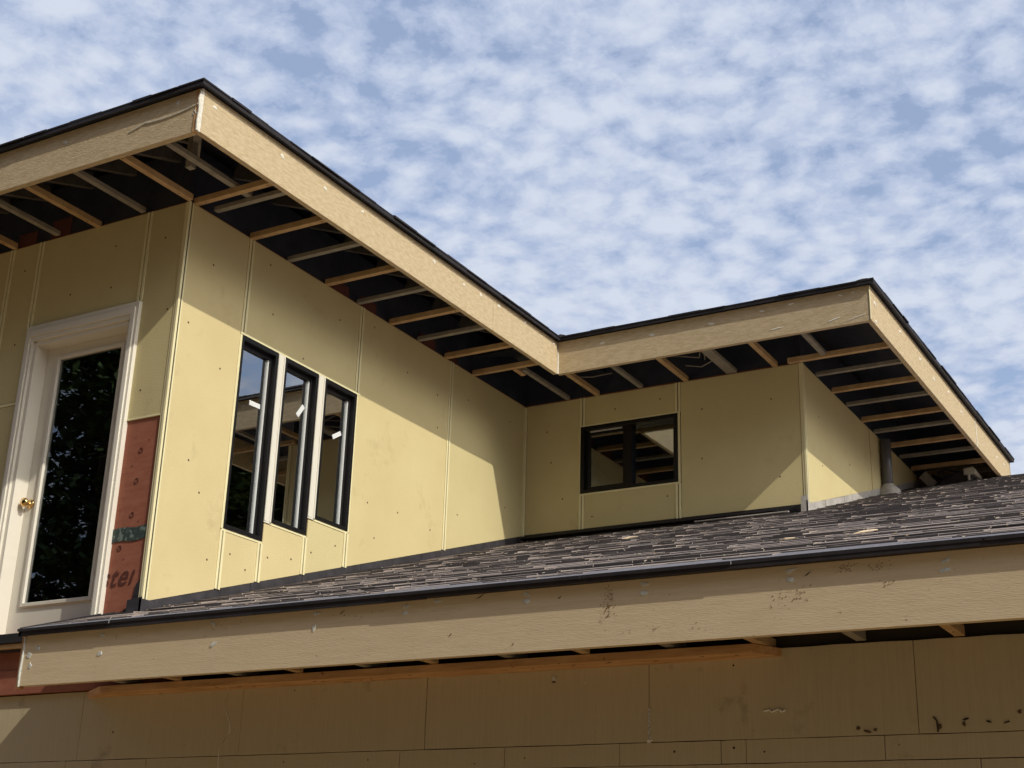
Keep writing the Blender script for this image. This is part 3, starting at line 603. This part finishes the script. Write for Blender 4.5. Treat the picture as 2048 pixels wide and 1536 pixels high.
while y < RY:
    xa = XL+.01*rnd.random() if y < -.04 else .012
    if y > YB-.15: xa = X3+.012
    y0, y1 = y, min(y+expo*1.5, RY+.02)
    if y0 < 0 and xa < 0: y1 = min(y1, -.006) if y1 > 0 else y1
    if y0 < YB and xa < 1: y1 = min(y1, YB-.004)
    x = xa
    # continuous under-layer of the course
    while x < 6.6+.0*y:
        w = rnd.choice((.10, .14, .18, .24, .30, .17))*rnd.uniform(.9, 1.4); w = min(w, 6.8-x)
        th = rnd.choice((.0015, .003, .006, .008)); jy = rnd.uniform(-.005, .005) if th < .005 else rnd.uniform(-.014, .002)
        lf = rnd.uniform(0, .003)
        vs = []
        for xx in (x+.001, x+w-.001):
            for yy, tb, tt in ((y0+jy, lf, lf+th), (y1, -.012, -.002)):
                tb_ = -.011 if yy == y1 else tb-.004
                vs += [(xx, yy, roofz(yy)+tb_), (xx, yy, roofz(yy)+tt)]
        b0 = len(mb.v)
        mb.add(vs, [(0, 1, 3, 2), (4, 6, 7, 5), (2, 3, 7, 6), (0, 2, 6, 4), (1, 5, 7, 3)], 'shingle'); mb.f.append((b0, b0+4, b0+5, b0+1)); mb.m.append(mb.mi('shedge'))
        x += w
    y += expo
sh = mb.build('shingles', lroof)
tag(sh, 'weathered grey-brown shingle courses')
mb = MB(); vs = []; X = XL-.02; segs = []
while X < XR: 
    w = rnd.uniform(.7, 1.2); segs.append((X, min(X+w, XR))); X += w
for p, q in segs:
    j = rnd.uniform(-.006, .004); vs = []
    for xx in (p, q-.002):
        for yy in (e+j, e+.24):
            vs += [(xx, yy, roofz(yy)-.011+(0.002 if yy > e+.1 else 0)), (xx, yy, roofz(yy)+(.006 if yy < e+.1 else .003))]
    mb.add(vs, [(0, 1, 3, 2), (4, 6, 7, 5), (2, 3, 7, 6), (0, 2, 6, 4), (1, 5, 7, 3)], 'starter'); b0 = len(mb.v)-8; mb.f.append((b0, b0+4, b0+5, b0+1)); mb.m.append(mb.mi('edge'))
mb.build('starter_course', lroof)
mb = MB(); mb.box(XL-.02, 2.62, e+.010, e+.022, ez-.038, ez-.008, 'edge'); mb.box(2.60, XR, e+.006, e+.018, ez-.030, ez-.008, 'edge'); mb.box(XL-.02, XR, e+.022, YE, ez-.028, ez-.012, 'edge'); mb.build('drip_edge', lroof)
mb = MB(); vs = [(XL-.014, yy, roofz(yy)+t) for yy in (e+.01, -.01) for t in (-.045, .012)]+[(XL+.002, yy, roofz(yy)+t) for yy in (e+.01, -.01) for t in (-.045, .012)]
mb.add(vs, [(0, 1, 3, 2), (4, 6, 7, 5), (0, 4, 5, 1), (2, 3, 7, 6), (0, 2, 6, 4), (1, 5, 7, 3)], 'edge'); mb.build('rake_edge', lroof)
lowb = [(.312, -3.239), (.311, -3.348, .022, .016), (-.223, -3.286, .014, .018), (-.285, -3.322, .028, .018, 0), (-.266, -3.39, .018, .022, 0), (1.161, -3.226), (1.177, -3.351), (1.89, -3.225), (1.883, -3.301, .014, .026), (2.474, -3.231), (2.471, -3.267, .018, .013), (2.662, -3.217), (3.193, -3.223), (3.194, -3.26), (3.83, -3.223), (3.824, -3.268), (4.549, -3.224), (4.552, -3.267), (5.241, -3.243), (5.234, -3.284)]
def dirt(mb):
    r = random.Random(9)
    for cx, cz, nn, sx, sz in ((3.645, -3.31, 90, .030, .085), (4.60, -3.33, 26, .05, .05), (4.50, -3.36, 14, .03, .05), (4.80, -3.235, 34, .05, .018), (4.95, -3.235, 30, .04, .022), (1.2, -3.25, 12, .2, .03), (.4, -3.26, 14, .25, .02), (3.9, -3.44, 14, .3, .02), (5.0, -3.31, 12, .05, .015), (2.2, -3.25, 9, .3, .03)):
        for _ in range(nn):
            u, z = r.gauss(cx, sx*.6), r.gauss(cz, sz*.6)
            if z > LT-.015 or z < LB+.012: continue
            mb.dot((u, YE, z), 1, -1, r.uniform(.0012, .0032), 'dirt', 5)
    for u, z, du, dz in ((2.9, -3.225, .05, .025), (3.37, -3.26, .02, .012), (2.05, -3.24, .03, .02), (4.62, -3.255, .03, .02), (2.75, -3.40, .015, .01), (3.12, -3.47, .01, .01)):
        mb.tube([(u, YE-.001, z), (u+du*.5, YE-.003, z+dz*.3), (u+du, YE-.001, z+dz)], [.001, .003, .001], 'groove', 5)
fascia(1, YE, -1, XL+.010, XR, LB, LT, 'fasciaL', lroof, blobs=lowb, grey=True, extra=dirt, label='long weathered fascia of the lower roof')
mb = MB(); mb.box(XL-.028, XL-.004, YE+.004, YE+.045, LB-.012, LT, 'cedar'); mb.build('cedar_end_board', lroof)
mb = MB(); mb.tube([(XL+.004, YE-.002, LB-.004), (XL+.001, YE-.003, -3.42), (XL+.006, YE-.003, -3.3), (XL+.002, YE-.003, LT-.01)], [.007, .009, .007, .006], 'spackleg', 7); mb.build('caulk_bead', lroof)
mb = MB(); vs = [(xx, yy, zz_) for xx in (XL-.02, XL+.015) for yy, zz_ in ((YE+.045, LB+.04), (YE+.045, LT), (-.02, roofz(0)-.06), (-.02, roofz(0)-.30))]
mb.add(vs, [(0, 1, 2, 3), (4, 7, 6, 5), (0, 4, 5, 1), (1, 5, 6, 2), (2, 6, 7, 3), (3, 7, 4, 0)], 'cedar'); mb.build('rake_board', lroof)
LZ = -3.437
for i in range(-1, 15):
    x = 4.19-.466*i if False else 4.19+.466*(i-9)
    if x < XL+.06: continue
    k = (i-9) % 2 == 0
    look(1, x, YE+.042, YW-.002 if x > 4.3 or not k else (.20 if abs(x-4.19) < .01 else -.075), k, parent=lroof, z=LZ if k else LZ+.008, w=.05, h=.05)
for x in (4.30, 5.24):
    mb = MB(); mb.box(x, x+.055, -.25, -.19, LZ+.02, LZ+.30, 'greywood'); mb.box(x-.12, x, -.24, -.20, LZ+.02, LZ+.30, 'membrane'); mb.build('blocking', lroof)
mb = MB(); mb.box(XL, XR, YW+.30, YW+.34, -3.6, -2.9, 'membrane'); mb.build('soffit_shade_backing', lroof)
# step flashing along the three-window wall and the bump-out wall
rnd = random.Random(21)
def stepf(y0, y1, step, x, m, hgt, jit):
    mb = MB(); y = y0
    while y < y1:
        w = step*rnd.uniform(.9, 1.1); t = .002+rnd.random()*.006; a, b = y, min(y+w*1.15, y1+.05)
        mb.add([(x+t, yy, zz_) for yy in (a, b) for zz_ in (roofz(yy)-.002, roofz(yy)+hgt+rnd.uniform(0, jit))]+[(x+t+.004, yy, zz_) for yy in (a, b) for zz_ in (roofz(yy)-.002, roofz(yy)+hgt)],
               [(0, 1, 3, 2), (4, 6, 7, 5), (0, 4, 5, 1), (2, 3, 7, 6), (0, 2, 6, 4), (1, 5, 7, 3)], m); y += w
    return mb.build('step_flashing', lroof)
stepf(.02, 4.85, .147, -.012, 'flash', .073, 0)
stepf(4.96, 9.0, .150, X3-.012, 'flashl', .072, 0)
mb = MB(); mb.box(.005, X3-.01, YB-.004, YB+.004, roofz(YB)-.01, hb+.004, 'edge'); mb.beam((.02, YB-.06, roofz(YB)+.010), (X3-.25, YB-.06, roofz(YB)+.010), .10, .006, 'edge'); mb.build('apron_flashing', lroof)
mb = MB(); mb.beam((1.85, YB-.135, roofz(YB-.13)+.018), (2.72, YB-.135, roofz(YB-.13)+.018), .03, .008, 'flashl'); mb.build('flashing_lip', lroof)
mb = MB()      # bent corner pieces
mb.prism([(-.115, -3.035), (.01, -3.01), (.012, -2.87), (-.115, -2.885)], 1, -.020, -.014, 'flash'); mb.box(-.008, .012, -.020, .10, -2.985, -2.882, 'flash')
mb.prism([(-.16, -3.04), (-.115, -3.03), (-.115, -2.93), (-.15, -2.94)], 1, -.006, .004, 'edge'); mb.prism([(-.09, -2.885), (-.03, -2.88), (-.03, -2.74), (-.075, -2.78)], 1, .0, .006, 'edge'); mb.build('corner_flashing', lroof)
mb = MB(); mb.prism([(X3-.055, roofz(YB)-.04), (X3+.01, roofz(YB)-.03), (X3+.01, hb+.07), (X3-.05, hb+.06)], 1, YB-.045, YB-.039, 'flashl'); mb.box(X3-.004, X3+.012, YB-.045, YB+.08, roofz(YB)-.02, hb+.02, 'flashl'); mb.build('corner_flashing', lroof)
# vent pipe with its boot
PX, PY = 2.915, 7.30; pz = roofz(PY)
mb = MB(); r_ = .054
mb.lathe((PX, PY, pz-.05), 2, [(0, r_), (.62, r_), (.625, r_-.004), (.626, r_-.012), (.60, r_-.014)], 'pvc', 24); vp = mb.build('vent_pipe', lroof, smooth=False)
for p_ in vp.data.polygons: p_.use_smooth = len(p_.vertices) == 4
tag(vp, 'dark grey plumbing vent pipe standing on the roof')
mb = MB(); prof = [(-.02, .135), (.035, .115), (.062, .090), (.085, .064), (.10, .0555)]
vs = []
for d, r in prof:
    for t in range(24):
        a_ = t*2*math.pi/24; xx, yy = PX+r*math.cos(a_), PY+r*math.sin(a_); sk = (yy-PY)*SL*(1 if d < .06 else .3); vs.append((xx, yy, pz+d+sk))
mb.add(vs, [(i*24+j, i*24+(j+1) % 24, (i+1)*24+(j+1) % 24, (i+1)*24+j) for i in range(4) for j in range(24)], 'flashl'); mb.build('pipe_boot', vp, smooth=True)
# broken roof vent with bent metal sheets near the ridge
mb = MB(); VX, VY = 3.22, 8.60; vz = roofz(VY)
mb.prism([(VX-.10, vz-.02), (VX+.26, vz-.02), (VX+.30, vz+.075), (VX+.20, vz+.115), (VX-.02, vz+.075)], 1, VY-.05, VY+.20, 'flash')
rv = mb.build('roof_vent', lroof, bevel=.006); tag(rv, 'bent metal roof vent near the ridge')
mb = MB(); mb.prism([(VX+.195, vz+.055), (VX+.325, vz+.055), (VX+.325, vz+.105), (VX+.30, vz+.135), (VX+.20, vz+.125)], 1, VY-.09, VY+.24, 'cream'); mb.box(VX+.235, VX+.262, VY-.08, VY-.05, vz-.01, vz+.06, 'cream'); mb.build('vent_cap', rv, bevel=.008)
mb = MB(); mb.beam((VX-.26, VY-.02, vz+.13), (VX-.14, VY-.02, vz-.01), .10, .008, 'flashl', up=(0, 1, 0)); mb.beam((VX-.19, VY+.1, vz+.14), (VX-.04, VY+.05, vz+.02), .06, .01, 'flash', up=(0, 1, 0)); mb.tube([(VX-.1, VY, vz+.13), (VX+.0, VY, vz+.16), (VX+.12, VY, vz+.12), (VX+.2, VY, vz+.10)], .012, 'flash', 6); mb.build('bent_sheet', rv)

# ------------------------------------------------------------------ lower wall
mb = MB(); mb.box(-7.4, XR-.5, YW+.035, YW+.16, -Z0, -3.32, 'insuld'); mb.box(XR-.62, XR-.5, YW+.16, 15, -Z0, -3.3, 'insuld'); mb.box(-7.4, -7.3, YW+.16, 15, -Z0, -3.3, 'insuld'); lw = mb.build('wall', house); tag(lw, 'lower wall of dull grey-olive insulation boards')
rnd = random.Random(8)
rows = [(-3.8755, -3.436, [-7.4, -5.9, -4.55, -3.2, -1.85, -.507, .838, 2.17, 3.536, 4.903, 6.25, XR-.5]),
        (-3.990, -3.8755, [-7.4, -5, -3, -1.9, -.6, .1, 1.333, 2.01, 2.686, 3.37, 3.924, 4.055, 4.74, 5.8, XR-.5])]
z = -3.990; r_i = 0
while z > -Z0+.02:
    z2 = max(z-.469, -Z0-.02); off = (.3 if r_i % 2 else -.35); rows.append((z2, z, [-7.4]+[off-6.9+1.38*q for q in range(1, 11)]+[XR-.5])); z = z2; r_i += 1
for a, b, xs_ in rows:
    for p, q in zip(xs_, xs_[1:]):
        j = rnd.uniform(0, .006); mb = MB(); wv = rnd.uniform(-.002, .002)
        gp = .0018
        n_ = max(2, int((q-p)/.12)); top = []; bot = []
        for k in range(n_+1):
            u = p+gp+(q-p-2*gp)*k/n_; top.append((u, b-gp+rnd.uniform(-.0015, .0008)-(rnd.uniform(0, .006) if b > -3.5 and u > 4 else 0))); bot.append((u, a+gp+rnd.uniform(-.0008, .0012)))
        vs = [(u, yy, zz_) for yy in (YW-j, YW+.034) for (u, zz_) in top+bot]; m_ = n_+1; t2 = 2*m_
        fs = []
        for k in range(n_): fs += [(k, k+1, m_+k+1, m_+k), (k, k+1, t2+k+1, t2+k), (m_+k, m_+k+1, t2+m_+k+1, t2+m_+k)]
        fs += [(0, m_, t2+m_, t2), (n_, m_+n_, t2+m_+n_, t2+n_)]
        mb.add(vs, fs, 'insul')
        if a < -3.87 and b > -3.5 or True:
            for _ in range(1 if b > -4 else 0):
                mb.dot((rnd.uniform(p+.05, q-.05), YW-j, rnd.uniform(a+.03, b-.03)), 1, -1, rnd.uniform(.003, .007), 'insuld', 6)
        mb.build('insulation_board', lw)
for u, z_, rx, rz in ((2.98, -3.525, .014, .020), (3.17, -3.56, .005, .006)): mb = MB(); mb.blob((u, YW-.004, z_), 1, -1, rx, rz, 'spackleg', seed=int(u*100)); mb.build('foam_smear', lw)
mb = MB()
for k in range(7): mb.blob((4.16+k*.016, YW-.007, -3.742+.004*math.sin(k*2)), 1, -1, .011, .006, 'spackle', seed=k)
mb.build('foam_smear', lw); mb = MB()
for k in range(8): mb.blob((3.537+.005*math.sin(k*3), YW-.004, -3.71-.02*k), 1, -1, .005, .011, 'spackleg', seed=30+k)
mb.build('foam_smear', lw)
mb = MB(); mb.blob((3.535, YW-.004, -3.868), 1, -1, .014, .012, 'spackle', seed=77)
mb.build('foam_smear', lw)
for u, z_, rx, rz in ((4.66, -3.855, .025, .008), (4.62, -3.84, .012, .012), (4.70, -3.85, .012, .010), (5.00, -3.845, .014, .018), (5.11, -3.835, .010, .016), (5.12, -3.815, .022, .006), (5.22, -3.83, .018, .006), (5.36, -3.79, .012, .012), (5.30, -3.835, .02, .005), (2.98, -3.545, .016, .008)): mb = MB(); mb.blob((u, YW-.007, z_), 1, -1, rx*.8, rz*.8, 'screw' if rz > .007 else 'insuld', seed=int(u*1000), h=.002); mb.build('wall_gouge', lw)
mb = MB(); mb.tube([(4.975, YW-.008, -3.80), (4.99, YW-.010, -3.82), (4.992, YW-.008, -3.87)], .004, 'insuld', 5); mb.build('wall_gouge', lw)
# cedar ledger
mb = MB(); x0, x1 = -.50, 4.165
vs = [(x0+.0, YW+.0, LZ-.003), (x0+.30, -.075, LZ-.003), (x1, -.075, LZ-.003), (x1+.09, YW, LZ-.003)]
vs = vs+[(a_[0]+(.02 if i_ < 2 else 0), a_[1], LZ-.045) for i_, a_ in enumerate(vs)]
mb.add(vs, [(0, 1, 2, 3), (4, 7, 6, 5), (0, 4, 5, 1), (1, 5, 6, 2), (2, 6, 7, 3), (3, 7, 4, 0)], 'cedar')
for _ in range(22): u = rnd.uniform(0, 4.1); yy = rnd.uniform(-.05, .08); mb.box(u, u+rnd.uniform(.01, .03), yy, yy+.006, LZ-.0465, LZ-.044, 'groove')
ld = mb.build('ledger_board', house, bevel=.002); tag(ld, 'orange cedar ledger under the lower soffit')
# balcony edge and red rim at the left end
mb = MB(); mb.box(-7.4, XL-.03, -.030, .02, -3.10, -3.035, 'edge'); mb.box(-7.4, XL-.03, -.012, .05, -3.135, -3.102, 'wood'); mb.box(-7.4, XL-.03, .010, .05, -3.15, -3.137, 'edge')
bal = mb.build('balcony_edge', house, bevel=.003)
mb = MB(); mb.box(-7.4, .25, .075, YW+.10, -3.27, -3.05, 'sheath'); mb.box(-7.4, .25, .060, YW+.10, -3.430, -3.272, 'sheath'); mb.build('rim_sheathing', house)

# ------------------------------------------------------------------ loose things
mb = MB()
mb.tube([(.815, -.02, -3.435), (.812, -.03, -3.478), (.83, -.03, -3.522), (.812, -.03, -3.57), (.803, -.028, -3.60), (.83, -.03, -3.64), (.862, -.03, -3.70), (.868, -.03, -3.755), (.83, -.03, -3.80), (.795, -.03, -3.858), (.80, -.03, -3.93), (.81, -.03, -4.0), (.79, -.03, -4.07)],
        [.0015, .004, .0015, .0012, .002, .005, .006, .005, .0012, .003, .003, .005, .003], 'string', 6)
tag(mb.build('string', smooth=True), 'thin pale string dangling from the lower soffit in front of the wall boards', 'string')
def scrap(pts, r, label):
    mb = MB(); mb.tube([(x, y, roofz(y)+dz+.004) for x, y, dz in pts], r, 'chip', 6); tag(mb.build('wood_scrap'), label, 'wood scrap', 'pale wood scraps lying on the lower roof')
scrap([(4.08, .62, .006), (4.12, .60, .010), (4.17, .62, .008), (4.19, .60, .005)], [.002, .005, .004, .002], 'pale curved wood scrap with a brown end, left of two scraps low on the shingles')
scrap([(4.53, .50, .005), (4.56, .52, .008), (4.60, .56, .010), (4.63, .60, .008)], [.002, .006, .005, .003], 'white wood scrap farthest right on the shingles above the long fascia')
scrap([(1.98, 3.0, .006), (2.02, 3.05, .010), (2.08, 3.08, .007)], [.002, .006, .002], 'pale sliver of wood on the shingles below the sliding window')
rnd = random.Random(17); mb = MB()
for _ in range(260):
    y = rnd.uniform(e+.02, 5.5) if rnd.random() < .7 else rnd.uniform(e+.01, .8); x = rnd.uniform(XL+.05 if y < 0 else .05, 6.0)
    if y > YB-.1 and x < X3+.1: continue
    a_ = rnd.uniform(0, 6.28); l_ = rnd.uniform(.004, .010)+y*.001; w_ = rnd.uniform(.001, .003)+y*.0003; z_ = roofz(y)+.008+rnd.random()*.003
    if y < e+.12: z_ = roofz(y)+.007
    ca, sa = math.cos(a_), math.sin(a_)
    vs = [(x+ca*i_*l_-sa*j_*w_, y+sa*i_*l_+ca*j_*w_, z_+k_*.0015+SL*(sa*i_*l_)) for i_ in (-1, 1) for j_ in (-1, 1) for k_ in (0, 1)]
    mb.add(vs, [(0, 1, 3, 2), (4, 6, 7, 5), (0, 4, 5, 1), (2, 3, 7, 6), (0, 2, 6, 4), (1, 5, 7, 3)], 'chip')
tag(mb.build('roof_debris'), 'tiny pale chips and needles scattered over the grey shingles', 'debris', kind='stuff')

# ------------------------------------------------------------------ trees behind the viewer (they show in the glass)
def tree_mesh(seed, h):
    rnd = random.Random(seed); mb = MB(); mb.tube([(0, 0, 0), (.1, .05, h*.3), (-.05, .1, h*.6), (0, 0, h*.92)], [.32, .24, .14, .04], 'bark', 9)
    for _ in range(14):
        z = rnd.uniform(.2, .85)*h; a_ = rnd.uniform(0, 6.28); l_ = (1-z/h)*h*.34+.6
        mb.tube([(0, 0, z), (math.cos(a_)*l_*.6, math.sin(a_)*l_*.6, z+.2), (math.cos(a_)*l_, math.sin(a_)*l_, z+.1)], [.08, .05, .02], 'bark', 5)
    t = mb; lf = MB()
    cl = [(rnd.uniform(0, 6.28), rnd.uniform(.12, 1)) for _ in range(250)]
    for a_, zf in cl:
        rr = (1-zf)**.7*h*.30+.35; q = rnd.uniform(.35, 1); cx, cy, cz = math.cos(a_)*rr*q, math.sin(a_)*rr*q, zf*h
        for _ in range(95):
            p = Vector((cx+rnd.gauss(0, .55), cy+rnd.gauss(0, .55), cz+rnd.gauss(0, .32))); d = Vector((rnd.uniform(-1, 1), rnd.uniform(-1, 1), rnd.uniform(-.6, .6))).normalized(); u = d.cross(Vector((0, 0, 1))).normalized(); s_ = rnd.uniform(.09, .19)
            lf.add([p-u*s_*.6, p+d*s_, p+u*s_*.6, p-d*s_*1.2], [(0, 1, 2, 3)], 'leaf')
    return t, lf
protos = []
for sd_, h_ in ((1, 15), (2, 18)):
    t, lf = tree_mesh(sd_, h_); tr = empty('tree', (0, 0, 0)); a_ = t.build('trunk', tr, metres=True); b_ = lf.build('crown', tr, metres=True); protos.append((tr, a_, b_))
spots = [(-19, -17, 1), (-13.5, -19, 0), (-8, -17.5, 1), (-2.5, -18.5, 0), (3, -17, 1), (8.5, -19, 0), (-24, -11, 0), (-16.5, -25, 1), (-5, -25, 0), (4, -25, 1), (14, -22, 1), (-10.5, -22, 1), (0, -22, 0), (-21, -21, 1), (26, 27, 0), (31, 22, 0), (21, 32, 0), (19.5, 23.5, 0), (23, 26, 0), (26, 31.5, 0), (17, 26, 0)]
lab = ['second from the left end of the tree row', 'third from the left end of the tree row', 'opposite the left part of the house', 'straight across from the door', 'behind the viewer, left of the tallest gap', 'behind the viewer, near the right end', 'at the far left end beside the house', 'in the back row, leftmost', 'in the back row, middle', 'in the back row, right of the middle', 'at the right end of the tree row', 'between the two rows, left', 'between the two rows, middle', 'between the two rows, far left', 'beyond the right-hand wing, second from the sunny side', 'beyond the right-hand wing, nearest the sunny side', 'beyond the right-hand wing, farthest left', 'beyond the right-hand wing, nearest to it', 'beyond the right-hand wing, third from the left', 'beyond the right-hand wing, behind all its neighbours', 'beyond the right-hand wing, second from the left']
used = set()
for (x, y, k), lb in zip(spots, lab):
    r0, a0, b0 = protos[k]
    if k in used:
        r = r0.copy(); C.collection.objects.link(r)
        for ch in (a0, b0): c = ch.copy(); C.collection.objects.link(c); c.parent = r
    else: r = r0; used.add(k)
    r.location = (x, y, -.1); r.scale = (1.25, 1.25, .86+.02*(int(x*3) % 4)) if y > 0 else (1, 1, 1); r.rotation_euler = (0, 0, x*1.3+y)
    tag(r, 'tall dark green tree '+lb, 'tree', 'tall trees in front of the house')
